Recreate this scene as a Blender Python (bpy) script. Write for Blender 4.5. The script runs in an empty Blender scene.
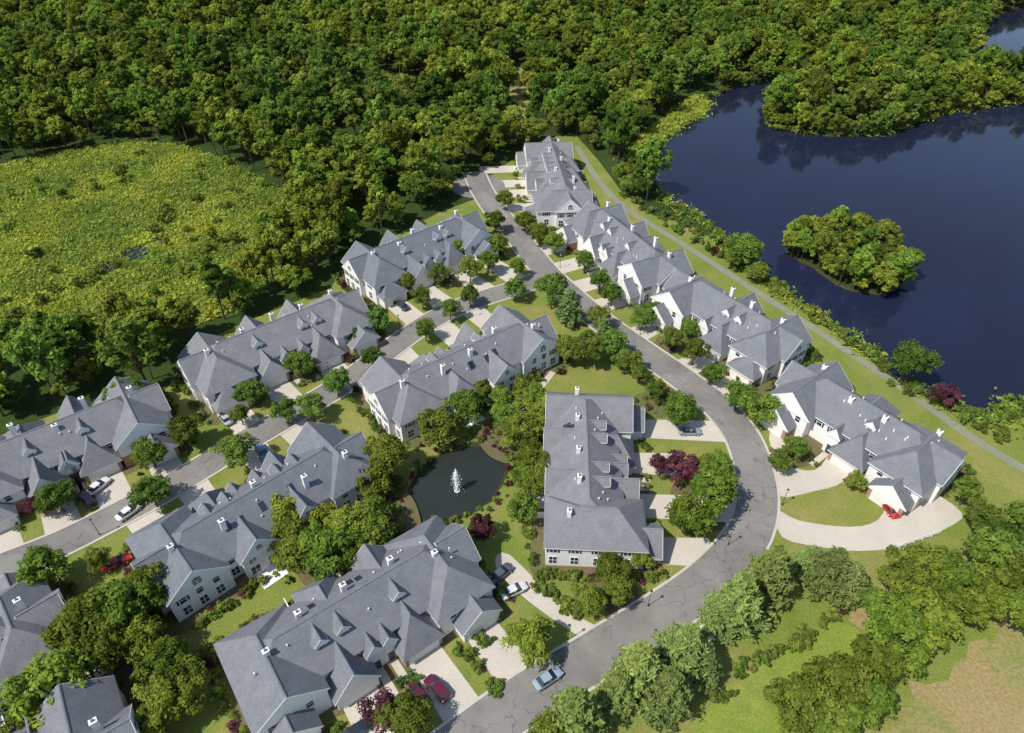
import bpy, math, random
import numpy as np
from mathutils import Vector, Matrix
from mathutils.geometry import tessellate_polygon
random.seed(7)
RNG=np.random.default_rng(11)
S=bpy.context.scene
COL=S.collection
# ---------------------------------------------------------------- survey
# aerial survey: drone at 100 m, pitched 40 deg down, 24 mm-equivalent lens.  G() turns survey
# readings into metric plan coordinates (x east, y north) on the level of height z.
H=100.0; PITCH=math.radians(40); F=683.0
cp,sp=math.cos(PITCH),math.sin(PITCH)
def G(u,v,z=0.0):
    dx=(u-512)/F; dy=(366.5-v)/F
    ry=cp+dy*sp; rz=-sp+dy*cp
    t=(H-z)/(-rz)
    return (dx*t,ry*t)
def GP(pts): 
    return [G(*p) for p in pts]
# ---------------------------------------------------------------- materials
def newmat(name):
    m=bpy.data.materials.new(name); m.use_nodes=True
    nt=m.node_tree; nt.nodes.clear()
    out=nt.nodes.new('ShaderNodeOutputMaterial')
    return m,nt,out
def N(nt,t,**kw):
    n=nt.nodes.new(t)
    for k,v in kw.items(): setattr(n,k,v)
    return n
def mixc(nt,fac,a,b,blend='MIX'):
    n=nt.nodes.new('ShaderNodeMix'); n.data_type='RGBA'; n.blend_type=blend
    for idx,val in ((0,fac),(6,a),(7,b)):
        if hasattr(val,'links'): nt.links.new(val,n.inputs[idx])
        elif idx==0: n.inputs[0].default_value=val
        else: n.inputs[idx].default_value=(*val,1)
    return n.outputs[2]
def noise(nt,scale,detail=4,rough=.6,vec=None,dist=0):
    n=nt.nodes.new('ShaderNodeTexNoise'); n.inputs['Scale'].default_value=scale
    n.inputs['Detail'].default_value=detail; n.inputs['Roughness'].default_value=rough
    n.inputs['Distortion'].default_value=dist
    if vec is not None: nt.links.new(vec,n.inputs['Vector'])
    return n.outputs[0]
def ramp(nt,fac,a,b):
    n=nt.nodes.new('ShaderNodeMapRange'); n.inputs[1].default_value=a; n.inputs[2].default_value=b
    nt.links.new(fac,n.inputs[0]); return n.outputs[0]
def wpos(nt):
    return nt.nodes.new('ShaderNodeNewGeometry').outputs['Position']
def ocoord(nt):
    return nt.nodes.new('ShaderNodeTexCoord').outputs['Object']
def finish(nt,out,col,rough=.85,spec=.3,bump=None,bstr=.3,bdist=.1,metal=0):
    p=nt.nodes.new('ShaderNodeBsdfPrincipled')
    if hasattr(col,'links'): nt.links.new(col,p.inputs['Base Color'])
    else: p.inputs['Base Color'].default_value=(*col,1)
    p.inputs['Roughness'].default_value=rough; p.inputs['Specular IOR Level'].default_value=spec
    p.inputs['Metallic'].default_value=metal
    if bump is not None:
        b=nt.nodes.new('ShaderNodeBump'); b.inputs['Strength'].default_value=bstr; b.inputs['Distance'].default_value=bdist
        nt.links.new(bump,b.inputs['Height']); nt.links.new(b.outputs[0],p.inputs['Normal'])
    nt.links.new(p.outputs[0],out.inputs[0]); return p
def mat_ground(name,c1,c2,c3,s_big=.03,s_mid=.25,s_fine=2.5,bs=.6,lo=.38,hi=.62,fv=.25):
    m,nt,out=newmat(name); v=wpos(nt)
    a=ramp(nt,noise(nt,s_big,4,.65,v,.4),lo,hi); b=ramp(nt,noise(nt,s_mid,4,.7,v),.35,.68)
    f=noise(nt,s_fine,3,.75,v)
    c=mixc(nt,a,c1,c2); c=mixc(nt,b,c,c3)
    c=mixc(nt,ramp(nt,f,.3,.75),mixc(nt,1,c,(1-fv*1.4,1-fv*1.35,1-fv*1.4),'MULTIPLY'),mixc(nt,1,c,(1+fv,1+fv*.9,1+fv*.5),'MULTIPLY'))
    finish(nt,out,c,.95,.1,f,bs,.25); return m
def mat_simple(name,c,rough=.7,spec=.3,var=.15,scale=2,metal=0):
    m,nt,out=newmat(name)
    n=noise(nt,scale,3,.6,ocoord(nt))
    col=mixc(nt,n,tuple(x*(1-var) for x in c),tuple(min(1,x*(1+var)) for x in c))
    finish(nt,out,col,rough,spec,metal=metal); return m
def mat_foliage(name,dark,light,hue=.02,transl=.3,vlo=.7,vhi=1.3,patch=None):
    m,nt,out=newmat(name)
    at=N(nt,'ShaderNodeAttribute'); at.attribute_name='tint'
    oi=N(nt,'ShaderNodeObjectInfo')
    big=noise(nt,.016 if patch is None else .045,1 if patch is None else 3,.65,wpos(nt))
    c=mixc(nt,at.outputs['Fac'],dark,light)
    lo_,hi_=patch or ((.82,.90,.95),(1.16,1.10,.92))
    c=mixc(nt,ramp(nt,big,.40,.62),mixc(nt,1,c,lo_,'MULTIPLY'),mixc(nt,1,c,hi_,'MULTIPLY'))
    hs=N(nt,'ShaderNodeHueSaturation'); nt.links.new(c,hs.inputs['Color'])
    mr=N(nt,'ShaderNodeMapRange'); mr.inputs[3].default_value=.5-hue; mr.inputs[4].default_value=.5+hue
    nt.links.new(oi.outputs['Random'],mr.inputs[0]); nt.links.new(mr.outputs[0],hs.inputs['Hue'])
    ml=N(nt,'ShaderNodeMath',operation='MULTIPLY'); ml.inputs[1].default_value=7.13
    nt.links.new(oi.outputs['Random'],ml.inputs[0])
    fr=N(nt,'ShaderNodeMath',operation='FRACT'); nt.links.new(ml.outputs[0],fr.inputs[0])
    mv=N(nt,'ShaderNodeMapRange'); mv.inputs[3].default_value=vlo; mv.inputs[4].default_value=vhi
    nt.links.new(fr.outputs[0],mv.inputs[0]); nt.links.new(mv.outputs[0],hs.inputs['Value'])
    d=N(nt,'ShaderNodeBsdfDiffuse')
    t=N(nt,'ShaderNodeBsdfTranslucent'); mx=N(nt,'ShaderNodeMixShader'); mx.inputs[0].default_value=transl
    nt.links.new(hs.outputs[0],d.inputs['Color']); nt.links.new(hs.outputs[0],t.inputs['Color'])
    nt.links.new(d.outputs[0],mx.inputs[1]); nt.links.new(t.outputs[0],mx.inputs[2]); nt.links.new(mx.outputs[0],out.inputs[0])
    return m
M={}
M['floor']=mat_ground('forest_floor',(.025,.048,.012),(.05,.085,.018),(.038,.06,.016),.04,.2,1.5)
M['meadow']=mat_ground('marsh_meadow',(.25,.31,.05),(.33,.36,.065),(.15,.21,.035),.03,.12,1.2,.6)
M['lawn']=mat_ground('lawn_grass',(.14,.20,.036),(.28,.245,.085),(.185,.225,.05),.06,.28,3,.4,lo=.42,hi=.60)
M['swale']=mat_ground('swale_grass',(.18,.27,.035),(.28,.29,.07),(.17,.23,.045),.06,.25,3,.4)
M['dry']=mat_ground('dry_grass',(.31,.23,.11),(.19,.22,.065),(.31,.25,.12),.06,.15,2,.4,lo=.42,hi=.58)
M['bank']=mat_ground('bank_soil',(.045,.045,.02),(.04,.06,.018),(.06,.05,.025),.1,.4,3,.5)
M['mulch']=mat_ground('mulch_bed',(.15,.105,.065),(.11,.15,.04),(.16,.13,.08),.12,.5,4,.6)
M['concrete']=mat_ground('driveway_concrete',(.45,.41,.355),(.54,.495,.43),(.49,.445,.385),.08,.35,3,.08,fv=.08)
M['kerb']=mat_ground('kerb_concrete',(.46,.43,.38),(.52,.48,.43),(.47,.43,.39),.1,.5,4,.1,fv=.1)
M['path']=mat_ground('path_asphalt',(.22,.22,.18),(.26,.26,.20),(.20,.22,.15),.1,.5,4,.15,fv=.12)
m,nt,out=newmat('road_asphalt'); v=wpos(nt)
a=noise(nt,.08,4,.7,v,.5); b=noise(nt,5,2,.8,v)
c=mixc(nt,ramp(nt,a,.35,.65),(.170,.162,.154),(.25,.236,.216)); c=mixc(nt,ramp(nt,b,.3,.7),mixc(nt,1,c,(.88,.88,.88),'MULTIPLY'),c)
vd=N(nt,'ShaderNodeVectorMath',operation='ADD'); nz=N(nt,'ShaderNodeTexNoise'); nz.inputs['Scale'].default_value=.35
sc=N(nt,'ShaderNodeVectorMath',operation='SCALE'); sc.inputs['Scale'].default_value=5
nt.links.new(v,nz.inputs['Vector']); nt.links.new(nz.outputs['Color'],sc.inputs[0]); nt.links.new(v,vd.inputs[0]); nt.links.new(sc.outputs[0],vd.inputs[1])
vo=N(nt,'ShaderNodeTexVoronoi',feature='DISTANCE_TO_EDGE'); vo.inputs['Scale'].default_value=.11; nt.links.new(vd.outputs[0],vo.inputs['Vector'])
ck=ramp(nt,vo.outputs['Distance'],.003,.012)
c=mixc(nt,ck,mixc(nt,1,c,(.68,.68,.70),'MULTIPLY'),c)
finish(nt,out,c,.9,.2,b,.2,.05); M['road']=m
def mat_water(name,c1,c2,bs=.08,sc=.35):
    m,nt,out=newmat(name); v=wpos(nt)
    n1=noise(nt,.02,4,.6,v,.5); w=noise(nt,sc,4,.7,v)
    c=mixc(nt,ramp(nt,n1,.35,.65),c1,c2)
    p=finish(nt,out,c,.05,.5,w,bs,.3); p.inputs['IOR'].default_value=1.33; return m
M['lake']=mat_water('lake_water',(.012,.013,.028),(.013,.018,.044),.06)
M['pond']=mat_water('pond_water',(.020,.024,.020),(.028,.036,.034))
m,nt,out=newmat('roof_shingles'); v=ocoord(nt); oi=N(nt,'ShaderNodeObjectInfo')
a=noise(nt,.5,4,.7,v); b=noise(nt,6,2,.8,v)
c=mixc(nt,ramp(nt,a,.3,.7),(.150,.160,.180),(.200,.208,.225)); c=mixc(nt,ramp(nt,b,.25,.75),mixc(nt,1,c,(.70,.70,.72),'MULTIPLY'),mixc(nt,1,c,(1.24,1.24,1.22),'MULTIPLY'))
c=mixc(nt,oi.outputs['Random'],mixc(nt,1,c,(.86,.89,.94),'MULTIPLY'),mixc(nt,1,c,(1.14,1.10,1.05),'MULTIPLY'))
wv=N(nt,'ShaderNodeTexWave',bands_direction='Z'); wv.inputs['Scale'].default_value=1.7; wv.inputs['Distortion'].default_value=.6; nt.links.new(v,wv.inputs['Vector'])
c=mixc(nt,mixc(nt,1,wv.outputs['Color'],(.4,.4,.4),'MULTIPLY'),c,mixc(nt,1,c,(.7,.7,.7),'MULTIPLY'))
finish(nt,out,c,.9,.15,b,.35,.05); M['roof']=m
m,nt,out=newmat('white_siding'); v=ocoord(nt); a=noise(nt,.7,3,.6,v)
wv=N(nt,'ShaderNodeTexWave',bands_direction='Z'); wv.inputs['Scale'].default_value=1.6; nt.links.new(v,wv.inputs['Vector'])
c=mixc(nt,a,(.74,.73,.70),(.83,.82,.79)); finish(nt,out,c,.6,.3,wv.outputs['Fac'],.3,.04); M['siding']=m
m,nt,out=newmat('red_brick'); v=ocoord(nt)
bt=N(nt,'ShaderNodeTexBrick'); bt.inputs['Scale'].default_value=3; nt.links.new(v,bt.inputs['Vector'])
bt.inputs['Color1'].default_value=(.38,.21,.16,1); bt.inputs['Color2'].default_value=(.30,.17,.13,1); bt.inputs['Mortar'].default_value=(.42,.36,.32,1)
c=mixc(nt,ramp(nt,noise(nt,1.2,3,.6,v),.3,.7),bt.outputs['Color'],(.37,.23,.18)); finish(nt,out,c,.9,.2); M['brick']=m
M['trim']=mat_simple('white_trim',(.8,.8,.78),.5,.4,.04)
M['shutter']=mat_simple('shutter_paint',(.05,.06,.075),.5,.4,.1)
M['door']=mat_simple('garage_door_paint',(.74,.72,.68),.5,.4,.05)
M['cap']=mat_simple('chimney_cap_metal',(.12,.12,.13),.5,.4,.2)
m,nt,out=newmat('window_glass'); finish(nt,out,(.025,.035,.05),.08,.8); M['glass']=m
M['bark']=mat_simple('bark',(.10,.075,.05),.95,.1,.3,4)
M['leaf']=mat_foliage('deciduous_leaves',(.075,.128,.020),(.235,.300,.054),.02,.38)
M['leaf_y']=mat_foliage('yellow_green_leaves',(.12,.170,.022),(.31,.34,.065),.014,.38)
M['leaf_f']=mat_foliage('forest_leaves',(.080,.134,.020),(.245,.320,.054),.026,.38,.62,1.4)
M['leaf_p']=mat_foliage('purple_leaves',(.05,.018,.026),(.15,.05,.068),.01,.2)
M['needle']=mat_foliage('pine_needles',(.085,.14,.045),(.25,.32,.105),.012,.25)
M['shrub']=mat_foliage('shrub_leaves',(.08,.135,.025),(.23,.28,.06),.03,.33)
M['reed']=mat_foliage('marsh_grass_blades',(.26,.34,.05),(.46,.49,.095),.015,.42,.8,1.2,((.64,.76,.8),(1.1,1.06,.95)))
M['foam']=mat_simple('fountain_spray',(.9,.92,.93),.3,.5,.03)
M['tyre']=mat_simple('tyre_rubber',(.02,.02,.02),.8,.2,.1)
M['pole']=mat_simple('lamp_post_paint',(.03,.03,.03),.4,.5,.1)
M['lens']=mat_simple('lamp_lens',(.7,.7,.65),.2,.5,.03)
M['box']=mat_simple('utility_green_paint',(.09,.14,.09),.5,.4,.1)
# ---------------------------------------------------------------- mesh helpers
def mkobj(name,verts,faces,mats,fm=None,smooth=False,parent=None,coll=None):
    me=bpy.data.meshes.new(name); me.from_pydata([tuple(v) for v in verts],[],faces)
    for m in mats: me.materials.append(m)
    if fm is not None: me.polygons.foreach_set('material_index',np.array(fm,dtype=np.int32))
    if smooth: me.polygons.foreach_set('use_smooth',np.ones(len(faces),dtype=bool))
    me.update()
    ob=bpy.data.objects.new(name,me); (coll or COL).objects.link(ob)
    if parent: ob.parent=parent
    return ob
def catmull(pts,closed=True,sub=6):
    P=[np.array(p,float) for p in pts]; n=len(P); out=[]
    rng=range(n) if closed else range(n-1)
    for i in rng:
        p0=P[(i-1)%n] if closed or i>0 else P[0]; p1=P[i]; p2=P[(i+1)%n]; p3=P[(i+2)%n] if closed or i+2<n else P[-1]
        for k in range(sub):
            t=k/sub; out.append(.5*((2*p1)+(-p0+p2)*t+(2*p0-5*p1+4*p2-p3)*t*t+(-p0+3*p1-3*p2+p3)*t**3))
    if not closed: out.append(P[-1])
    return out
def jitter(pts,a):
    return [p+RNG.normal(0,a,2) for p in pts]
def sheet(name,pts,z,mat,smooth=True,jit=0,sub=6):
    P=catmull(pts,True,sub) if smooth else [np.array(p,float) for p in pts]
    if jit: P=jitter(P,jit)
    tris=tessellate_polygon([[Vector((p[0],p[1],0)) for p in P]])
    mkobj(name,[(p[0],p[1],z) for p in P],[tuple(t) for t in tris],[mat]); return P
def inpoly(x,y,poly):
    x=np.asarray(x,float); y=np.asarray(y,float); r=np.zeros(x.shape,bool)
    n=len(poly); j=n-1
    for i in range(n):
        xi,yi=poly[i][0],poly[i][1]; xj,yj=poly[j][0],poly[j][1]
        if yi!=yj:
            c=((yi>y)!=(yj>y))&(x<(xj-xi)*(y-yi)/(yj-yi)+xi); r^=c
        j=i
    return r
# ---------------------------------------------------------------- terrain & water
lake_px=[(638,164),(646,150),(658,136),(684,119),(698,104),(730,88),(782,80),(772,100),(767,122),(795,130),(835,135),(880,132),(905,126),(925,118),(955,111),(985,106),(1024,101),(1100,95),(1200,110),(1290,200),(1260,330),(1150,395),(1060,402),(1020,405),(995,418),(965,412),(940,396),(905,385),(870,352),(835,328),(800,303),(775,286),(750,262),(722,238),(700,218),(676,207),(653,185)]
LAKE=jitter(catmull(GP(lake_px),True,5),.35)
isl_px=[(790,252),(815,267),(845,286),(880,292),(900,283),(896,265),(862,243),(825,234),(797,240)]
ISL=jitter(catmull(GP(isl_px),True,5),.3)
cove_px=[(978,50),(1020,66),(1110,68),(1200,34),(1110,4),(1012,8)]
COVE=catmull(GP(cove_px),True,4)
pond_px=[(396,522),(405,497),(422,470),(445,452),(470,444),(495,447),(507,462),(503,482),(490,500),(472,512),(449,521),(425,528),(408,530)]
POND=jitter(catmull(GP(pond_px),True,4),.15)
def fill2d(name,loops,mat,z):
    cu=bpy.data.curves.new(name,'CURVE'); cu.dimensions='2D'; cu.fill_mode='BOTH'
    for loop in loops:
        s=cu.splines.new('POLY'); s.points.add(len(loop)-1)
        for i,p in enumerate(loop): s.points[i].co=(p[0],p[1],0,1)
        s.use_cyclic_u=True
    ob=bpy.data.objects.new('tmp',cu); COL.objects.link(ob)
    bpy.context.view_layer.update()
    me=bpy.data.meshes.new_from_object(ob.evaluated_get(bpy.context.evaluated_depsgraph_get()))
    bpy.data.objects.remove(ob)
    me.name=name; me.materials.clear(); me.materials.append(mat)
    g=bpy.data.objects.new(name,me); g.location.z=z; COL.objects.link(g)
W_=2500
fill2d('ground',([(-W_,-600),(W_,-600),(W_,3500),(-W_,3500)],LAKE,ISL,COVE,POND),M['floor'],0)
def bank(name,loop,outward,d=1.0,depth=1.0):
    n=len(loop); vs=[];fs=[]
    area=sum(loop[i][0]*loop[(i+1)%n][1]-loop[(i+1)%n][0]*loop[i][1] for i in range(n))
    sg=1 if area>0 else -1
    for i in range(n):
        a=np.array(loop[i-1]); b=np.array(loop[(i+1)%n]); t=b-a; t=t/(np.linalg.norm(t)+1e-9)
        nrm=np.array([t[1],-t[0]])*sg*(1 if outward else -1)
        p=np.array(loop[i]); vs.append((p[0],p[1],0)); q=p+nrm*d; vs.append((q[0],q[1],-depth))
    for i in range(n):
        j=(i+1)%n; fs.append((2*i,2*j,2*j+1,2*i+1))
    mkobj(name,vs,fs,[M['bank']])
bank('lake_bank',LAKE,False); bank('island_bank',ISL,True); bank('cove_bank',COVE,False); bank('pond_bank',POND,False,.8)
def rect(name,loop,z,mat,mg=6):
    x0=min(p[0] for p in loop)-mg;x1=max(p[0] for p in loop)+mg;y0=min(p[1] for p in loop)-mg;y1=max(p[1] for p in loop)+mg
    mkobj(name,[(x0,y0,z),(x1,y0,z),(x1,y1,z),(x0,y1,z)],[(0,1,2,3)],[mat])
rect('lake_water',LAKE,-.5,M['lake']); rect('cove_water',COVE,-.52,M['lake'],3); rect('pond_water',POND,-.45,M['pond'],3)
mead_px=[(-200,190,0),(0,166,0),(60,153,0),(110,146,0),(160,145,0),(215,158,0),(255,178,0),(285,202,0),(275,228,10),(235,258,12),(190,280,12),(140,290,12),(80,285,12),(30,300,12),(0,305,12),(-200,335,12)]
MEAD=catmull(GP(mead_px),True,5)
sheet('marsh_meadow',MEAD,.02,M['meadow'],False,.5)
PUD=[]
for pl in ([(120,252),(140,246),(152,250),(146,258),(128,260)],[(150,238),(163,236),(168,242),(156,245)],[(95,268),(110,263),(116,269),(104,274)]):
    PUD.append(sheet('marsh_water',GP(pl),.05,M['pond'],True,.2,4))
lawn_a=[(-250,640),(-120,470),(0,436),(60,412),(115,398),(170,385),(182,352),(255,318),(330,288),(350,262),(402,232),(440,212),(478,198),(490,176),(515,158),(545,138),(575,134),(598,160),(622,192),(652,215),(690,225),(715,241),(745,266),(770,289),(800,308),(832,332),(866,356),(900,388),(938,400),(960,416),(995,424),(1030,416),(1120,420),(1300,480),(1300,900),(560,900)]
LAWN=[np.array(p) for p in GP(lawn_a)]
c_=sum(np.array(p) for p in POND)/len(POND)
fill2d('lawn',(LAWN+[np.array((-30,-20)),np.array((-160,-20))],[c_+(np.array(p)-c_)*1.05 for p in POND]),M['lawn'],.02)
sheet('swale_grass',GP([(680,750),(705,712),(745,675),(795,640),(835,620),(858,632),(852,652),(825,680),(790,715),(760,750)]),.04,M['swale'],jit=.2)
sheet('dry_grass_field',GP([(880,760),(905,715),(935,680),(985,640),(1040,615),(1150,640),(1150,800)]),.04,M['dry'],jit=.8)
sheet('dry_grass_verge',GP([(850,612),(875,585),(905,575),(900,610),(868,632)]),.045,M['dry'],jit=.4)
sheet('dry_grass_clearing',GP([(505,132),(509,100),(513,70),(530,70),(531,100),(524,132)]),.04,M['dry'])
# ---------------------------------------------------------------- roads
def ribbon(name,pts,w,z,mat):
    C=catmull(pts,False,8); n=len(C); L=[];R=[];NR=[]
    for i in range(n):
        t=C[min(i+1,n-1)]-C[max(i-1,0)]; t=t/np.linalg.norm(t); nr=np.array([-t[1],t[0]]); NR.append(nr)
        L.append(C[i]+nr*w/2); R.append(C[i]-nr*w/2)
    vs=[(p[0],p[1],z) for p in L]+[(p[0],p[1],z) for p in R]
    mkobj(name,vs,[(i,i+1,n+i+1,n+i) for i in range(n-1)],[mat])
    return C,NR
def kerbs(C,NR,w,other):
    for sgn in (1,-1):
        vs=[];fs=[];prev=None
        for i in range(len(C)):
            inner=C[i]+sgn*NR[i]*w/2; outer=C[i]+sgn*NR[i]*(w/2+.45)
            if any(np.min(np.linalg.norm(o-inner,axis=1))<ow/2+.4 for o,ow in other): prev=None; continue
            b=len(vs); vs+=[(*inner,.0),(*inner,.14),(*outer,.14),(*outer,.0)]
            if prev is not None:
                for k in range(3): fs.append((prev+k,b+k,b+k+1,prev+k+1))
            prev=b
        mkobj('kerb',vs,fs,[M['kerb']])
main_px=[(474,172),(482,190),(495,210),(512,229),(528,250),(548,274),(575,299),(602,322),(640,349),(680,377),(716,405),(741,435),(754,470),(757,505),(745,540),(712,577),(668,610),(620,640),(575,668),(530,696),(490,724),(430,770)]
side_px=[(547,276),(520,287),(488,297),(452,310),(420,328),(385,353),(345,383),(300,410),(257,435),(215,460),(170,487),(120,514),(60,544),(0,568),(-90,602)]
C1,N1=ribbon('road',GP(main_px),7.2,.06,M['road'])
C2,N2=ribbon('side_road',GP(side_px),6.2,.055,M['road'])
def dens(C,k=6): 
    C=np.array(C); o=[]
    for i in range(len(C)-1):
        for t in np.linspace(0,1,k,endpoint=False): o.append(C[i]*(1-t)+C[i+1]*t)
    return np.array(o)
D1,D2=dens(C1),dens(C2)
kerbs(C1,N1,7.2,[(D2,6.2)]); kerbs(C2,N2,6.2,[(D1,7.2)])
path_px=[(577,146),(590,168),(606,190),(628,210),(660,230),(700,255),(740,281),(790,313),(840,346),(890,380),(940,415),(985,446),(1060,490)]
C3,N3=ribbon('lakeside_path',GP(path_px),2.2,.045,M['path']); D3=dens(C3)
C4,N4=ribbon('garden_path',GP([(553,372),(530,400),(512,420),(509,440)]),1.4,.045,M['concrete'])
def roaddist(p):
    return min(np.min(np.hypot(D1[:,0]-p[0],D1[:,1]-p[1]))-3.6,np.min(np.hypot(D2[:,0]-p[0],D2[:,1]-p[1]))-3.1)
c=G(478,186); sheet('cul_de_sac',[(c[0]+9*math.cos(a),c[1]+9*math.sin(a)) for a in np.linspace(0,2*math.pi,10,endpoint=False)],.052,M['road'])
# ---------------------------------------------------------------- buildings
RECTS=[]
DRIVES=[]
class Part:
    def __init__(s): s.v=[];s.f=[];s.m=[]
    def poly(s,pts,mi=0):
        b=len(s.v); s.v+=pts; s.f.append(tuple(range(b,b+len(pts)))); s.m.append(mi)
    def box(s,x0,x1,y0,y1,z0,z1,mi=0):
        b=len(s.v); s.v+=[(x0,y0,z0),(x1,y0,z0),(x1,y1,z0),(x0,y1,z0),(x0,y0,z1),(x1,y0,z1),(x1,y1,z1),(x0,y1,z1)]
        for f in ((0,3,2,1),(4,5,6,7),(0,1,5,4),(1,2,6,5),(2,3,7,6),(3,0,4,7)): s.f.append(tuple(b+i for i in f)); s.m.append(mi)
class House:
    def __init__(s): s.walls=Part(); s.roof=Part(); s.win=Part(); s.chim=Part(); s.door=Part(); s.fence=Part(); s.vent=Part()
    def vol(s,x0,x1,y0,y1,zb,ze,zr,axis='x',h0=True,h1=True,low=False,o=.45,brick=False):
        W=s.walls
        cs=[(x0,y0),(x1,y0),(x1,y1),(x0,y1)]
        for i in range(4):
            a=cs[i];b=cs[(i+1)%4]
            if low and not brick:
                W.poly([(*a,zb),(*b,zb),(*b,zb+2.9),(*a,zb+2.9)],1); W.poly([(*a,zb+2.9),(*b,zb+2.9),(*b,ze),(*a,ze)],0)
            else: W.poly([(*a,zb),(*b,zb),(*b,ze),(*a,ze)],1 if brick else 0)
        if axis=='x': a0,a1,b0,b1=x0,x1,y0,y1; T=lambda a,b,z:(a,b,z)
        else: a0,a1,b0,b1=y0,y1,x0,x1; T=lambda a,b,z:(b,a,z)
        half=(b1-b0)/2; sl=(zr-ze)/half; og=.22
        A0=a0-(o if h0 else og); A1=a1+(o if h1 else og); B0=b0-o; B1=b1+o; mid=(b0+b1)/2
        zt=ze-o*sl+.15; zp=zr+.15; hw=(half+o)*.95
        r0=A0+(hw if h0 else 0); r1=A1-(hw if h1 else 0)
        if r0>r1: r0=r1=(r0+r1)/2
        R=s.roof; c=[T(A0,B0,zt),T(A1,B0,zt),T(A1,B1,zt),T(A0,B1,zt)]; d=[(p[0],p[1],zt-.22) for p in c]
        q0,q1=T(r0,mid,zp),T(r1,mid,zp)
        R.poly([c[0],c[1],q1,q0],0); R.poly([c[2],c[3],q0,q1],0)
        R.poly([c[1],c[2],q1],0 if h1 else 2); R.poly([c[3],c[0],q0],0 if h0 else 2)
        for i in range(4): R.poly([d[i],d[(i+1)%4],c[(i+1)%4],c[i]],1)
        R.poly(d,1)
        R.poly([T(r0,mid-.16,zp+.0),T(r1,mid-.16,zp+.0),T(r1,mid,zp+.05),T(r0,mid,zp+.05)],3)
        R.poly([T(r0,mid+.16,zp+.0),T(r1,mid+.16,zp+.0),T(r1,mid,zp+.05),T(r0,mid,zp+.05)],3)
        for h,A,sg in ((h0,A0,-1),(h1,A1,1)):
            if not h:
                for BB in (B0,B1):
                    e=A+sg*.05
                    p=[T(e,BB,zt+.02),T(e,mid,zp+.02),T(e,mid,zp-.3),T(e,BB,zt-.24)]
                    R.poly(p,1); R.poly([p[0],p[1],T(A,mid,zp+.02),T(A,BB,zt+.02)],1)
    def window(s,face,c,w0,z,w=1.1,h=1.5,sh=False,arch=False):
        def bx(a0,a1,d0,d1,z0,z1,mi):
            sg=1 if face[0]=='+' else -1; p,q=sorted((w0+sg*d0,w0+sg*d1))
            if face[1]=='y': s.win.box(a0,a1,p,q,z0,z1,mi)
            else: s.win.box(p,q,a0,a1,z0,z1,mi)
        bx(c-w/2-.14,c+w/2+.14,-.05,.05,z-.14,z+h+.14,0)
        bx(c-w/2,c+w/2,0,.075,z,z+h,1)
        bx(c-w/2,c+w/2,.02,.1,z+h/2-.04,z+h/2+.04,0)
        if w>1.15: bx(c-.05,c+.05,.02,.103,z,z+h,0)
        if sh:
            for sg in (-1,1): 
                cc=c+sg*(w/2+.32); bx(cc-.16,cc+.16,-.02,.065,z-.05,z+h+.05,2)
        if arch:
            sg=1 if face[0]=='+' else -1; K=8
            for rr,off,mi in ((w/2+.14,.05,0),(w/2,.075,1)):
                pts=[]
                for k in range(K+1):
                    a=math.pi*k/K; u=c+rr*math.cos(a); zz=z+h+.14+rr*math.sin(a)*.8; dd=w0+sg*off
                    pts.append((u,dd,zz) if face[1]=='y' else (dd,u,zz))
                s.win.poly(pts,mi)
    def garage(s,xc,y,w=4.9,h=2.2):
        s.door.box(xc-w/2-.15,xc+w/2+.15,y-.05,y+.06,0.05,h+.15,1)
        n=4
        for i in range(n):
            s.door.box(xc-w/2,xc+w/2,y,y+.10,.06+i*h/n,.06+(i+1)*h/n-.05,0)
WALKS=[]
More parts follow.
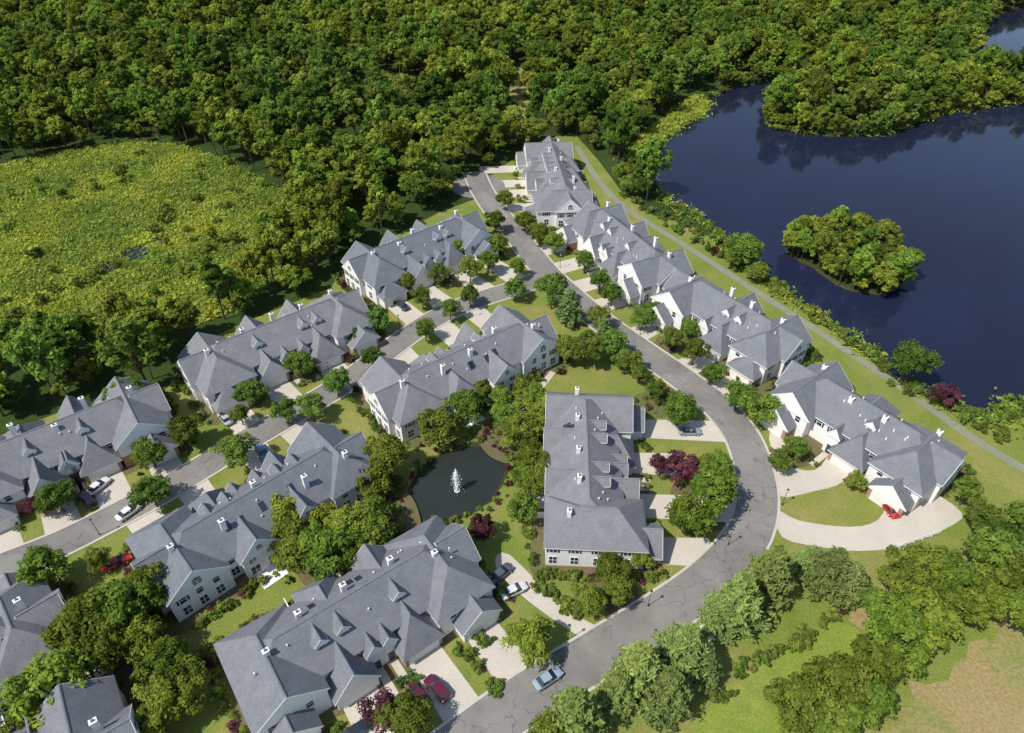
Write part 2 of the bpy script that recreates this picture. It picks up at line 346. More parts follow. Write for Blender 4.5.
def townhouse(p0,p1,seed,hipends=(True,True),brickw=.35,drive=True,biggable=(True,True),lowb=False):
    rnd=random.Random(seed)
    a=np.array(G(*p0,8)); b=np.array(G(*p1,8)); L=float(np.linalg.norm(b-a)); ex=(b-a)/L; ey=np.array([-ex[1],ex[0]])
    emp=bpy.data.objects.new('townhouse_building',None); COL.objects.link(emp)
    emp.location=(a[0],a[1],0); emp.rotation_euler=(0,0,math.atan2(ex[1],ex[0])); emp.empty_display_size=2
    h=House(); W=lambda x,y:(a+ex*x+ey*y)
    h.vol(0,L,-6,6,0,5.7,9.9,'x',*hipends)
    wl=rnd.uniform(8.2,9.4); wr=rnd.uniform(8.2,9.4); fl=rnd.uniform(8.2,9.4); fr=rnd.uniform(8.2,9.4)
    hl=rnd.random()<.4; hl2=rnd.random()<.5; hr=rnd.random()<.4; hr2=rnd.random()<.5
    h.vol(-1.0,wl,-7.4,fl,0,5.5,9.3,'y',hl,hl2,lowb)
    h.vol(L-wr,L+1.0,-7.0,fr,0,5.6,9.5,'y',hr,hr2,lowb)
    garages=[(wl*.5-.6,fl),(L-wr*.5+.6,fr)]
    for (gx,gy),x0,x1 in (((garages[0]),-.4,6.2),((garages[1]),L-6.2,L+.4)):
        h.vol(x0,x1,gy-4,gy+2.8,0,3.0,5.9,'y',False,rnd.random()<.5,False,brick=rnd.random()<brickw)
        h.garage((x0+x1)/2,gy+2.8); 
    gl=[((-.4+6.2)/2,fl+2.8),(L-2.9,fr+2.8)]
    inner0=wl; inner1=L-wr; span=inner1-inner0; nm=2 if span>15 else 1
    if span>24: nm=3
    uw=span/nm
    for i in range(nm):
        cx=inner0+uw*(i+.5)+rnd.uniform(-.3,.3); ww=min(6.4,uw-1.2); yf=rnd.uniform(8.6,11.2)
        off=(-1 if i%2==0 else 1)*(uw-ww)*.35
        gx=cx+off
        h.vol(gx-ww/2,gx+ww/2,1,yf,0,3.1,7.2,'y',False,i%2==0,False,brick=rnd.random()<brickw)
        h.garage(gx,yf); gl.append((gx,yf))
        px=gx-(1 if off>0 else -1)*(ww/2+1.0)
        h.vol(px-1.2,px+1.2,4,7.4,0,4.9,6.6,'y',False,False,lowb,o=.3)
        h.door.box(px-.5,px+.5,7.38,7.48,.1,2.2,2)
        WALKS.append([W(px-.6,7.5),W(px+.6,7.5),W(px+.6,12.6),W(px-.6,12.6)])
        for dx in (-1.7,1.7) if rnd.random()<.6 else (0,):
            h.vol(gx+dx-.9,gx+dx+.9,.6,3.6,6,8.4,9.4,'y',False,False,False,o=.25); h.window('+y',gx+dx,3.6+.02,7.3,.9,.95)
        rx=cx+rnd.uniform(-1,1); rw=rnd.uniform(5,6.4); ry=rnd.uniform(7.2,8.8)
        hipr=rnd.random()<.35
        h.vol(rx-rw/2,rx+rw/2,-ry,-1,0,5.4,8.5,'y',hipr,False)
        for k in (-1,1): 
            h.window('-y',rx+k*rw*.25,-ry,3.7,1.2,1.5); h.window('-y',rx+k*rw*.25,-ry,.7,1.5,1.9)
        if not hipr: h.window('-y',rx,-ry-.22,6.1,1.0,.5,arch=True)
        h.fence.box(rx+uw/2-.06,rx+uw/2+.06,-ry-3,-6,0,1.7)
        h.fence.box(rx-2.2,rx+2.2,-ry-3.2,-ry,0,.16)
    for x in np.arange(wl+1,L-wr-.5,2.8):
        h.window('-y',x,-6,3.8,1.0,1.5); h.window('-y',x,-6,.8,1.2,1.7)
        h.window('+y',x,6,3.8,1.0,1.5,sh=True)
    for x in (.9,3.6,6.3):
        if x<wl-.6:
            h.window('-y',x,-7.4,3.7,1.0,1.5,sh=x<3); h.window('-y',x,-7.4,.8,1.2,1.7); h.window('+y',x,fl,3.7,1.0,1.4)
        h.window('-y',L-x,-7.0,3.7,1.0,1.5,sh=x<3); h.window('-y',L-x,-7.0,.8,1.2,1.7); h.window('+y',L-x,fr,3.7,1.0,1.4)
    if not hl: h.window('-y',(wl-1.0)/2,-7.4-.24,6.2,1.4,.8,arch=True)
    if not hr: h.window('-y',L-(wr-1.0)/2,-7.0-.24,6.2,1.4,.8,arch=True)
    for f,xw,bg_ in (('-x',-1.0,biggable[0]),('+x',L+1.0,biggable[1])):
        for y in (-5.8,-2.2,1.6,6.4):
            h.window(f,y,xw,3.8,1.2,1.5,sh=True)
            h.window(f,y,xw,.8,1.2,1.7)
        if bg_:
            sg=1 if f=='+x' else -1; xo=xw+sg*1.2; y0,y1=-4.4,3.6
            h.vol(min(xw-sg*4,xo),max(xw-sg*4,xo),y0,y1,0,5.6,9.2,'x',False,False,lowb)
            for y in (-3.0,-.4,2.2): h.window(f,y,xo,3.7,1.05,1.5,sh=True); h.window(f,y,xo,.8,1.2,1.7)
            h.window(f,-.4,xo+sg*.24,6.3,1.3,.6,arch=True)
    nx=3+nm
    for i in range(nx):
        x=L*(i+.5)/nx+rnd.uniform(-.8,.8); y=rnd.choice([-2.6,-1.6,-3.4,1.3]); top=rnd.uniform(9.9,10.6)
        h.chim.box(x-.42,x+.42,y-.33,y+.33,7,top,0); h.chim.box(x-.48,x+.48,y-.39,y+.39,top,top+.1,0)
        h.chim.box(x-.16,x+.16,y-.16,y+.16,top+.1,top+.4,1)
    for i in range(12):
        x=rnd.uniform(1,L-1); y=rnd.choice([-1,1])*rnd.uniform(1.5,4); z=9.9-abs(y)*4.2/6
        h.vent.box(x-.1,x+.1,y-.1,y+.1,z-.3,z+.6)
    for i in range(4):
        x=rnd.uniform(wl+1,L-wr-1); y=-rnd.uniform(2.5,3.6); k=4.2/6; z=10.05-abs(y)*k
        h.win.poly([(x-.5,y-.7,z-.7*k+.08),(x+.5,y-.7,z-.7*k+.08),(x+.5,y+.7,z+.7*k+.08),(x-.5,y+.7,z+.7*k+.08)],1)
    for nm_,pt,ms in (('walls',h.walls,('siding','brick')),('roof',h.roof,('roof','trim','siding','roof')),('windows',h.win,('trim','glass','shutter')),('chimneys',h.chim,('siding','cap')),('doors',h.door,('door','trim','shutter')),('patio_screens',h.fence,('trim',)),('roof_vents',h.vent,('trim',))):
        mkobj(nm_,pt.v,pt.f,[M[k] for k in ms],pt.m,parent=emp)
    RECTS.append((a,ex,ey,-2.2,L+2.2,-8.6,max(fl,fr)+2.4))
    ring=[(-3.0,-9.0),(L*.25,-9.6),(L*.5,-9.8),(L*.75,-9.6),(L+3.0,-9.0),(L+3.3,0),(L+2.6,fr+3.0),(L*.8,fr+1.5),(L*.5,12.2),(L*.2,fl+1.5),(-2.6,fl+3.0),(-3.3,0)]
    sheet('mulch_bed',[W(*r) for r in ring],.032,M['mulch'],jit=.18)
    if drive:
        for gx,gy in gl:
            w=5.4; d=0
            while d<19 and roaddist(W(gx,gy+d))>0: d+=.4
            if d>=18.8: d=9
            DRIVES.append([W(gx-w/2,gy+.05),W(gx+w/2,gy+.05),W(gx+w/2+.3,gy+d+1.0),W(gx-w/2-.3,gy+d+1.0)])
townhouse((568,200),(549,142),1)
townhouse((668,268),(592,208),2)
townhouse((790,340),(682,278),3)
townhouse((946,458),(800,372),4,drive=False,brickw=1)
townhouse((584,388),(590,533),5,biggable=(False,False))
townhouse((385,392),(537,322),6)
townhouse((150,560),(350,442),7)
townhouse((350,298),(192,362),8,brickw=.6)
townhouse((472,218),(358,262),9)
townhouse((148,394),(-50,472),10,brickw=.9,lowb=True)
townhouse((454,540),(236,670),12,brickw=.6,biggable=(True,False))
townhouse((-120,700),(42,606),13)
townhouse((-30,815),(112,732),14)
for q in DRIVES: 
    mkobj('driveway',[(p[0],p[1],.046) for p in q],[(0,1,2,3)],[M['concrete']])
for q in WALKS: mkobj('front_walk',[(p[0],p[1],.039) for p in q],[(0,1,2,3)],[M['concrete']])
extra=[[(777,511),(800,521),(850,527),(878,520),(892,498),(925,490),(962,513),(947,528),(903,546),(860,551),(820,547),(782,537)],
[(768,452),(788,466),(815,470),(833,452),(850,462),(843,482),(815,491),(775,495)],
[(770,432),(790,425),(800,405),(815,412),(805,435),(775,450)],
[(560,605),(600,628),(612,640),(590,642),(540,610),(505,580),(495,560),(510,555)]]
for e in extra: DRIVES.append(sheet('driveway',GP(e),.041,M['concrete'],True,0,3))
def blocked(x,y,m=0.0,roadm=1.0,drive=True):
    p=np.array((x,y))
    for a,ex,ey,x0,x1,y0,y1 in RECTS:
        d=p-a; lx=d@ex; ly=d@ey
        if x0-m<lx<x1+m and y0-m<ly<y1+m: return True
    if roaddist(p)<roadm: return True
    if drive:
        for q in DRIVES:
            if abs(q[0][0]-x)<40 and abs(q[0][1]-y)<40 and inpoly([x],[y],q)[0]: return True
    if inpoly([x],[y],POND)[0]: return True
    return False
# ---------------------------------------------------------------- vegetation meshes
def tube(v,f,p,q,r0,r1,n=6):
    p=np.array(p,float);q=np.array(q,float);d=q-p;d/=np.linalg.norm(d)+1e-9
    u=np.cross(d,(0,0,1) if abs(d[2])<.9 else (1,0,0)); u/=np.linalg.norm(u); w=np.cross(d,u); b=len(v)
    for c,r in ((p,r0),(q,r1)):
        for k in range(n):
            a=2*math.pi*k/n; v.append(tuple(c+u*math.cos(a)*r+w*math.sin(a)*r))
    for k in range(n): f.append((b+k,b+(k+1)%n,b+n+(k+1)%n,b+n+k))
def leaves(pos,nrm,size,rg,asp=1.0):
    n=len(pos); nrm=nrm/(np.linalg.norm(nrm,axis=1,keepdims=True)+1e-9)
    r=rg.normal(size=(n,3)); t=np.cross(nrm,r); t/=np.linalg.norm(t,axis=1,keepdims=True)+1e-9; b=np.cross(nrm,t)
    s=size[:,None]; 
    q=np.stack([pos-t*s*asp-b*s*.35,pos+b*s*-.5+t*s*.3,pos+t*s*asp+b*s*.35,pos+b*s*.55-t*s*.2],1)
    return q.reshape(-1,3)
def fin_tree(name,v,f,q,tt,nt,n,mat):
    b=len(v); v=v+[tuple(x) for x in q]; f=f+[(b+4*i,b+4*i+1,b+4*i+2,b+4*i+3) for i in range(n)]
    me=bpy.data.meshes.new(name); me.from_pydata(v,[],f); me.materials.append(M['bark']); me.materials.append(M[mat])
    me.polygons.foreach_set('material_index',np.array([0]*nt+[1]*n,dtype=np.int32))
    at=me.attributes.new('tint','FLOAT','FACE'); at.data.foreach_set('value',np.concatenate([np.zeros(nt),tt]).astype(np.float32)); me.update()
    return me
def tree_mesh(name,seed,R=4.,Ht=9.,nb=34,npb=130,leaf=.42,mat='leaf',zlow=.25,flat=1.0,trunk=True,pointy=0,bs=1.0):
    rg=np.random.default_rng(seed); v=[];f=[]
    zc=Ht*(zlow+1)/2; rz=Ht*(1-zlow)/2
    cen=[]
    while len(cen)<nb:
        d=rg.normal(size=3); d/=np.linalg.norm(d); k=rg.uniform(.35,.88)**.8
        if d[2]<-.6: continue
        lop=1+.16*math.sin(math.atan2(d[1],d[0])*3+seed)+.10*math.sin(math.atan2(d[1],d[0])*5+seed*2)
        tz=d[2]*k
        rad=R*k*lop*(1-pointy*max(0,tz+.2)*.8)
        cen.append((d[0]*rad,d[1]*rad,zc+tz*rz*flat))
    cen=np.array(cen)
    if trunk:
        tube(v,f,(0,0,-.2),(0,0,zc),.045*R+.06,.03*R,8)
        for i in range(0,min(nb,12)):
            tube(v,f,(0,0,Ht*zlow*rg.uniform(.8,1.5)),cen[i],.028*R,.008*R,5)
    nt=len(f); pos=[];nr=[];tt=[]
    for i,c in enumerate(cen):
        rb=R*rg.uniform(.15,.31)*bs; d=rg.normal(size=(npb,3)); d/=np.linalg.norm(d,axis=1,keepdims=True)
        d[:,2]=np.where(d[:,2]<-.3,-d[:,2],d[:,2])
        rr=rb*rg.uniform(.6,1.25,size=(npb,1)); pos.append(c+d*rr*np.array([1,1,.9])); nr.append(d*.85+np.array([0,0,.4])+rg.normal(size=(npb,3))*.42)
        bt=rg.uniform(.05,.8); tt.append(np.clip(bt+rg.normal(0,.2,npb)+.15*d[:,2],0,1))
    pos=np.concatenate(pos);nr=np.concatenate(nr);tt=np.concatenate(tt); n=len(pos)
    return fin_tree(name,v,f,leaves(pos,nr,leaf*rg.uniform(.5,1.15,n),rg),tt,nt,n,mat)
def pine_mesh(name,seed,R=3.6,Ht=10):
    rg=np.random.default_rng(seed); v=[];f=[]; tube(v,f,(0,0,-.2),(0,0,Ht*.97),.2,.03,8)
    pos=[];nr=[];tt=[]; z=Ht*.1
    while z<Ht*.98:
        rr=R*(1-(z/Ht))**.7*rg.uniform(.85,1.1)+.15; nbz=7; a0=rg.uniform(0,6)
        for k in range(nbz):
            a=a0+2*math.pi*k/nbz+rg.normal(0,.15); L=rr*rg.uniform(.7,1.15)
            e=np.array((math.cos(a)*L,math.sin(a)*L,z+L*.18)); 
            if L>1: tube(v,f,(0,0,z),e,.05,.015,4)
            m=int(24+L*26); t=rg.uniform(.25,1.05,m)[:,None]
            p=np.array((0,0,z))*(1-t)+e*t+rg.normal(size=(m,3))*np.array([.24,.24,.13])*(0.5+L*.25)
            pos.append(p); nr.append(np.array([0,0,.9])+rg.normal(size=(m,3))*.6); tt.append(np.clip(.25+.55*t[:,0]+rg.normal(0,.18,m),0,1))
        z+=Ht*.055
    nt=len(f); pos=np.concatenate(pos);nr=np.concatenate(nr);tt=np.concatenate(tt);n=len(pos)
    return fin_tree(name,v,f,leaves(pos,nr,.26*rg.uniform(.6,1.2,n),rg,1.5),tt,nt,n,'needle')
YD=[tree_mesh('deciduous_tree',100+i,4,8.5,nb=48+3*i,npb=95,leaf=.32,mat='leaf') for i in range(5)]
YY=[tree_mesh('locust_tree',150+i,4,8.5,nb=46,npb=88,leaf=.31,mat='leaf_y') for i in range(3)]
YP=[tree_mesh('plum_tree',170+i,4,8,nb=32,npb=100,leaf=.33,mat='leaf_p') for i in range(2)]
YC=[pine_mesh('pine_tree',180+i) for i in range(3)]
def libcol(name,meshes):
    c=bpy.data.collections.new(name)
    for i,me in enumerate(meshes):
        o=bpy.data.objects.new(me.name,me); c.objects.link(o)
    return c
FT=libcol('forest_tree_kinds',[tree_mesh('forest_tree_a',200+i,4.3,13,nb=36,npb=62,leaf=.52,mat='leaf_f',zlow=.3) for i in range(5)]+
   [tree_mesh('forest_tree_b',230+i,3.2,15,nb=30,npb=58,leaf=.48,mat='leaf_f',zlow=.25,pointy=.65) for i in range(2)]+
   [tree_mesh('forest_tree_c',240+i,4.4,11,nb=36,npb=62,leaf=.50,mat='leaf_y',zlow=.15) for i in range(1)])
SH=libcol('shrub_kinds',[tree_mesh('shrub_kind',300+i,1.0,1.5,nb=10,npb=34,leaf=.2,mat='shrub',zlow=.0,trunk=False,bs=1.4) for i in range(4)]+[tree_mesh('shrub_kind',310,1.0,1.5,nb=10,npb=34,leaf=.2,mat='leaf_p',zlow=0,trunk=False,bs=1.4)])
def tuft(name,seed):
    rg=np.random.default_rng(seed); n=50; p=rg.normal(size=(n,3))*np.array([.8,.8,0])+np.array([0,0,.25]); nr=rg.normal(size=(n,3))*np.array([1,1,.3])
    q=leaves(p+np.array([0,0,1])*rg.uniform(-.15,.4,(n,1)),nr*.7+np.array([0,0,.9]),.28*rg.uniform(.6,1.2,n),rg,1.4)
    me=bpy.data.meshes.new(name); me.from_pydata([tuple(x) for x in q],[],[(4*i,4*i+1,4*i+2,4*i+3) for i in range(n)]); me.materials.append(M['reed'])
    at=me.attributes.new('tint','FLOAT','FACE'); at.data.foreach_set('value',rg.uniform(0,1,n).astype(np.float32)); return me
TU=libcol('grass_kinds',[tuft('grass_tuft',400+i) for i in range(3)])
def scatter(name,pts,coll,nk,smin,smax,rg,weights=None,zvar=.2,z=0):
    n=len(pts)
    if n==0: return
    me=bpy.data.meshes.new(name); me.from_pydata([(p[0],p[1],(p[2] if len(p)>2 else z)) for p in pts],[],[])
    s=rg.uniform(smin,smax,n); sv=np.stack([s*rg.uniform(.85,1.15,n),s*rg.uniform(.85,1.15,n),s*rg.uniform(1-zvar,1+zvar,n)],1)
    a=me.attributes.new('scl','FLOAT_VECTOR','POINT'); a.data.foreach_set('vector',sv.astype(np.float32).ravel())
    a=me.attributes.new('rotv','FLOAT_VECTOR','POINT'); rv=np.zeros((n,3)); rv[:,2]=rg.uniform(0,6.28,n); rv[:,:2]=rg.normal(0,.04,(n,2)); a.data.foreach_set('vector',rv.astype(np.float32).ravel())
    if weights is not None: weights=np.array(weights)/np.sum(weights)
    a=me.attributes.new('kind','INT','POINT'); a.data.foreach_set('value',rg.choice(nk,n,p=weights).astype(np.int32))
    ob=bpy.data.objects.new(name,me); COL.objects.link(ob)
    ng=bpy.data.node_groups.new(name+'_scatter','GeometryNodeTree')
    ng.interface.new_socket('Geometry',in_out='INPUT',socket_type='NodeSocketGeometry'); ng.interface.new_socket('Geometry',in_out='OUTPUT',socket_type='NodeSocketGeometry')
    gi=ng.nodes.new('NodeGroupInput');go=ng.nodes.new('NodeGroupOutput')
    ci=ng.nodes.new('GeometryNodeCollectionInfo'); ci.inputs['Collection'].default_value=coll; ci.inputs['Separate Children'].default_value=True; ci.inputs['Reset Children'].default_value=True
    ip=ng.nodes.new('GeometryNodeInstanceOnPoints'); ip.inputs['Pick Instance'].default_value=True
    def na(nm,t):
        x=ng.nodes.new('GeometryNodeInputNamedAttribute'); x.data_type=t; x.inputs['Name'].default_value=nm
        return x.outputs['Attribute']
    ng.links.new(gi.outputs[0],ip.inputs['Points']); ng.links.new(ci.outputs[0],ip.inputs['Instance'])
    ng.links.new(na('kind','INT'),ip.inputs['Instance Index']); ng.links.new(na('rotv','FLOAT_VECTOR'),ip.inputs['Rotation']); ng.links.new(na('scl','FLOAT_VECTOR'),ip.inputs['Scale'])
    ng.links.new(ip.outputs[0],go.inputs[0])
    mo=ob.modifiers.new('scatter','NODES'); mo.node_group=ng
    return ob
def gridpts(poly,sp,rg,jit=.45):
    P=np.array([(p[0],p[1]) for p in poly]); x0,y0=P.min(0); x1,y1=P.max(0)
    X,Y=np.meshgrid(np.arange(x0,x1,sp),np.arange(y0,y1,sp*.9)); X=X.copy(); X[1::2]+=sp/2
    X=X.ravel()+rg.uniform(-jit,jit,X.size)*sp; Y=Y.ravel()+rg.uniform(-jit,jit,Y.size)*sp
    k=inpoly(X,Y,poly); return X[k],Y[k]
# forest
for_px=[(-330,560),(-150,490),(-60,462),(0,425),(60,402),(112,392),(160,392),(176,358),(250,318),(330,284),(345,260),(400,230),(440,210),(470,194),(484,172),(510,160),(528,150),(540,134),(572,132),(590,146),(604,158),(616,176),(632,198),(648,208),(652,200),(630,172),(630,152),(644,132),(668,113),(688,96),(728,84),(784,78),(790,100),(775,108),(770,124),(835,133),(905,124),(955,110),(1024,99),(1250,90),(1300,50),(1300,-35),(-300,-35),(-330,200)]
FOR=GP(for_px); rg=np.random.default_rng(5)
X,Y=gridpts(FOR,6.2,rg,.55)
clear=GP([(502,136),(507,100),(511,62),(531,62),(532,100),(526,136)])
k=~inpoly(X,Y,MEAD)&~inpoly(X,Y,LAKE)&~inpoly(X,Y,COVE)&~inpoly(X,Y,clear)
X,Y=X[k],Y[k]
gap=np.sin(X*.045+2*np.sin(Y*.021))*np.sin(Y*.038+1.7*np.sin(X*.017))
keep=~((gap>.80)&(rg.random(len(X))<.6)); X,Y=X[keep],Y[keep]
lowz=GP([(985,52),(1020,68),(1110,70),(1110,84),(1020,84),(978,68)])
lo_=inpoly(X,Y,lowz)
scatter('low_shore_trees',list(zip(X[lo_],Y[lo_])),FT,8,.4,.6,rg,[1,1,1,1,1,0,0,2],.15)
X,Y=X[~lo_],Y[~lo_]
pts=[(x,y) for x,y in zip(X,Y) if (y>240 or not blocked(x,y,2.5,2.5,False))]
sel=rg.random(len(pts)); big=[p for p,s_ in zip(pts,sel) if s_<.62]; small=[p for p,s_ in zip(pts,sel) if s_>=.62]
scatter('forest',big,FT,8,.72,1.25,rg,[.15,.15,.15,.14,.14,.09,.09,.09],.28)
scatter('forest_understorey',small,FT,8,.45,.85,rg,[.15,.15,.15,.14,.14,.07,.07,.13],.25)
X,Y=gridpts(clear,3.2,rg); scatter('clearing_shrubs',[p for p in zip(X,Y) if rg.random()<.4],SH,4,.6,1.6,rg,[1,1,1,1],.2)
ysh=G(640,168)[1]; pts=[]
xsh=G(762,118)[0]-4
for i,p in enumerate(LAKE):
    if p[1]>ysh and p[0]<300 and p[0]>xsh:
        for k in range(3):
            q=np.array(p)+rg.normal(0,1.6,2)
            if not inpoly([q[0]],[q[1]],LAKE)[0] or rg.random()<.25: pts.append((q[0],q[1],-.4))
scatter('shore_trees',pts,FT,8,.35,.75,rg,[.16,.16,.16,.14,.14,.0,.0,.24],.2)
X,Y=gridpts(ISL,4.0,rg); ip_=list(zip(X,Y))
for p in ISL: ip_.append((p[0]+rg.normal(0,.6),p[1]+rg.normal(0,.6)))
scatter('island_trees',ip_,FT,8,.40,.76,rg,[.14,.14,.14,.14,.1,.0,.0,.34],.25)
# meadow vegetation
def notpud(x,y): return not any(inpoly([x],[y],q)[0] for q in PUD)
X,Y=gridpts(MEAD,1.9,rg); scatter('meadow_grass',[p for p in zip(X,Y) if notpud(*p)],TU,3,.8,1.7,rg,None,.3)
X,Y=gridpts(MEAD,5.5,rg); kk=np.sin(X*.11+1.3*np.sin(Y*.07))*np.cos(Y*.09+X*.03); k=rg.random(len(X))<np.clip(.16+.42*kk,.03,1)
scatter('meadow_shrubs',[p for p in zip(X[k],Y[k]) if notpud(*p)],SH,4,.8,2.3,rg,[.25,.25,.25,.25],.25)
X,Y=gridpts(MEAD,14,rg,.5); k=rg.random(len(X))<.25; scatter('meadow_saplings',list(zip(X[k],Y[k])),FT,8,.22,.45,rg,[.1]*4+[.1,.0,.0,.5],.2)
strip=GP([(606,186),(640,205),(672,218),(700,232),(722,244),(748,268),(775,292),(800,310),(835,334),(868,358),(905,392),(940,405),(965,420),(995,430),(1060,430),(1060,470),(1000,448),(955,424),(905,388),(860,358),(810,324),(770,297),(735,275),(700,252),(660,227)])
X,Y=gridpts(strip,2.2,rg)
pts=[(x,y) for x,y in zip(X,Y) if np.min(np.hypot(D3[:,0]-x,D3[:,1]-y))>2.8 and rg.random()<.72]
scatter('lakeside_shrubs',pts,SH,5,.6,1.8,rg,[.27,.27,.23,.2,.03],.25)
pts=[];pr=[]
for p in LAKE:
    for k in range(5):
        q=p+rg.normal(0,1.1,2)
        if not inpoly([q[0]],[q[1]],LAKE)[0] or rg.random()<.3: (pts if rg.random()<.3 else pr).append((q[0],q[1],-.2))
scatter('shore_reeds',pts,TU,3,1.0,1.8,rg,None,.3)
scatter('shore_shrubs',pr,SH,4,.6,1.5,rg,[1,1,1,1],.3)
reed=GP([(630,162),(636,148),(652,130),(678,112),(696,97),(708,104),(698,116),(676,128),(656,146),(642,164)]); X,Y=gridpts(reed,1.5,rg)
scatter('reed_bed',[(x,y,-.4 if inpoly([x],[y],LAKE)[0] else 0) for x,y in zip(X,Y)],TU,3,1.2,2.0,rg,None,.3)
pts=[]
for p in POND:
    for k in range(3):
        q=p+rg.normal(0,1.0,2)
        if not inpoly([q[0]],[q[1]],POND)[0]: pts.append((q[0],q[1]))
scatter('pond_shrubs',[p for p in pts if not blocked(*p,0,1)],SH,5,.35,.8,rg,[.24,.24,.24,.2,.08],.2)
pts=[]
for a,ex,ey,x0,x1,y0,y1 in RECTS:
    for i in range(150):
        s=rg.random()
        if s<.4: q=a+ex*rg.uniform(x0-1,x1+1)+ey*(y0-rg.uniform(.3,2.0))
        elif s<.6: q=a+ex*(x0-rg.uniform(.3,1.6))+ey*rg.uniform(y0,y1)
        elif s<.8: q=a+ex*(x1+rg.uniform(.3,1.6))+ey*rg.uniform(y0,y1)
        else: q=a+ex*rg.uniform(x0,x1)+ey*(y1+rg.uniform(-.5,1.5))
        if roaddist(q)>1 and not any(inpoly([q[0]],[q[1]],d)[0] for d in DRIVES): pts.append(tuple(q))
scatter('foundation_shrubs',pts,SH,5,.45,1.0,rg,[.23,.23,.23,.2,.11],.2)
# ---------------------------------------------------------------- individual trees
T=[]
def tr(lst,kind):
    for u,v,r in lst: T.append((u,v,r,kind))
tr([(680,411,3.6),(628,362,3),(612,345,3.6),(585,350,3.8),(552,292,4.2),(516,289,2.8),(517,268,2.4),(690,515,4.2),(712,492,4.2),(718,466,2.7),(656,390,2),(643,318,2.7),(610,570,2.8),(590,602,2.5),(617,592,2.4),(529,642,3.5),
 (522,428,3.6),(505,416,3.0),(531,455,3.2),(524,508,2.8),(536,482,2.8),(537,400,3),(524,388,2.8),(500,398,2.4),(525,478,2.4),
 (438,428,3.9),(467,408,3.6),(388,456,4.2),(374,480,3.8),(368,526,4.2),(345,530,4.2),(330,552,4.6),(302,552,4.4),(283,512,4.2),(290,535,3.6),(358,560,3.4),(350,548,3.6),
 (120,612,4.8),(90,628,4.8),(104,650,4.2),(55,690,5),(45,570,3.8),(148,590,4),(168,665,3.6),(165,708,3.8),(190,690,3),(30,720,3),(145,640,3.6),(75,715,3),
 (185,432,3.4),(236,452,3.3),(150,455,3.2),(55,498,3.4),(150,492,3.5),(250,393,3.1),(285,412,2.6),(311,408,3),(336,383,2.9),(372,358,2.4),(355,334,2.5),(378,321,2.9),(300,365,2.9),(130,398,4),
 (407,283,2.5),(422,297,2.7),(450,310,2.4),(440,275,3),(470,270,3.3),(470,296,2.5),(425,330,2.5),(458,250,2.7),(495,222,3.3),(497,245,3.3),(540,235,3.3),(525,222,2.7),(555,243,3.3),(505,200,2.7),(488,262,2.7),(600,282,2.8),(585,262,2.6),(612,295,2.6),
 (695,352,2.9),(672,340,2.6),(738,398,3.1),(763,410,3.7),(712,374,2.4),(655,312,2.3),(690,330,2.3),(910,364,4.6),(745,252,4.6),(735,258,3.2),(757,272,3),(622,172,3.4),(640,188,3.2),(795,448,2.2),(780,462,2),
 (905,578,4),(930,568,4.2),(957,582,4.4),(990,558,4.6),(1012,585,4.4),(900,640,4.4),(872,662,4),(922,618,4.4),(800,705,4),(840,686,4.2),(1000,540,3.6),(1018,525,3.6),(860,700,3.8),(885,612,3.4),(830,722,3.8),
 (408,718,3.4),(548,738,3),(10,470,2.5),(640,375,2),(985,585,3.8),(942,602,3.8),(1015,610,3.6),(970,605,3.2)],'d')
tr([(568,350,3.2),(600,318,3),(512,440,2.2),(540,410,2.8),(320,520,3.2),(700,470,2.4),(628,184,3.2),(590,128,4.6),(535,130,5),(560,120,5),(968,492,2.8),(856,482,1.8),(845,390,1.8),(525,405,2.4),(480,390,2.4),(240,415,2.2),(98,560,2),(365,543,3.6),(640,560,2),(985,520,3.2)],'y')
tr([(682,468,3.2),(698,477,2.6),(661,466,2.2),(482,530,2.6),(40,505,2.2),(945,395,2.6),(20,655,2),(384,712,2.8),(165,412,1.6),(240,400,1.5)],'p')
tr([(570,305,3.4),(640,668,4.4),(685,650,4.6),(668,690,3.8),(575,712,4.2),(740,598,4.4),(772,572,4.4),(832,568,4.2),(722,612,3.2),(705,665,2.8),(618,690,3.2),(812,560,2.8),(604,330,2.4),(850,578,3.2)],'c')
kinds={'d':('deciduous_tree',YD,4,8.5),'y':('locust_tree',YY,4,8.5),'p':('purple_plum_tree',YP,4,8),'c':('pine_tree',YC,3.6,10)}
rr=random.Random(3)
for u,v,r,kd in T:
    nm,ms,R0,H0=kinds[kd]; s=r/R0; hs=s*rr.uniform(.9,1.12)
    if s<.75: hs=s*1.15
    x,y=G(u,v,H0*hs*.55)
    o=bpy.data.objects.new(nm,rr.choice(ms)); COL.objects.link(o)
    o.location=(x,y,0); o.scale=(s*rr.uniform(.93,1.07),s*rr.uniform(.93,1.07),hs); o.rotation_euler=(0,0,rr.uniform(0,6.28))
def row(name,px,n,s0,s1):
    C=dens(catmull(GP(px),False,6),4); idx=rg.integers(0,len(C),n); scatter(name,[tuple(C[i]+rg.normal(0,.5,2)) for i in idx],SH,5,s0,s1,rg,[.25,.25,.25,.2,.05])
row('hedge',[(165,672),(200,662),(235,645),(262,622)],90,.6,1.1)
row('hedge',[(535,585),(560,600),(575,615)],30,.5,.9)
row('hedge',[(490,640),(470,655),(500,690)],30,.4,.8)
row('hedge',[(850,600),(840,612),(800,640),(750,668),(715,700)],60,.5,1.0)
row('hedge',[(545,372),(500,385),(480,402)],60,.6,1.3)
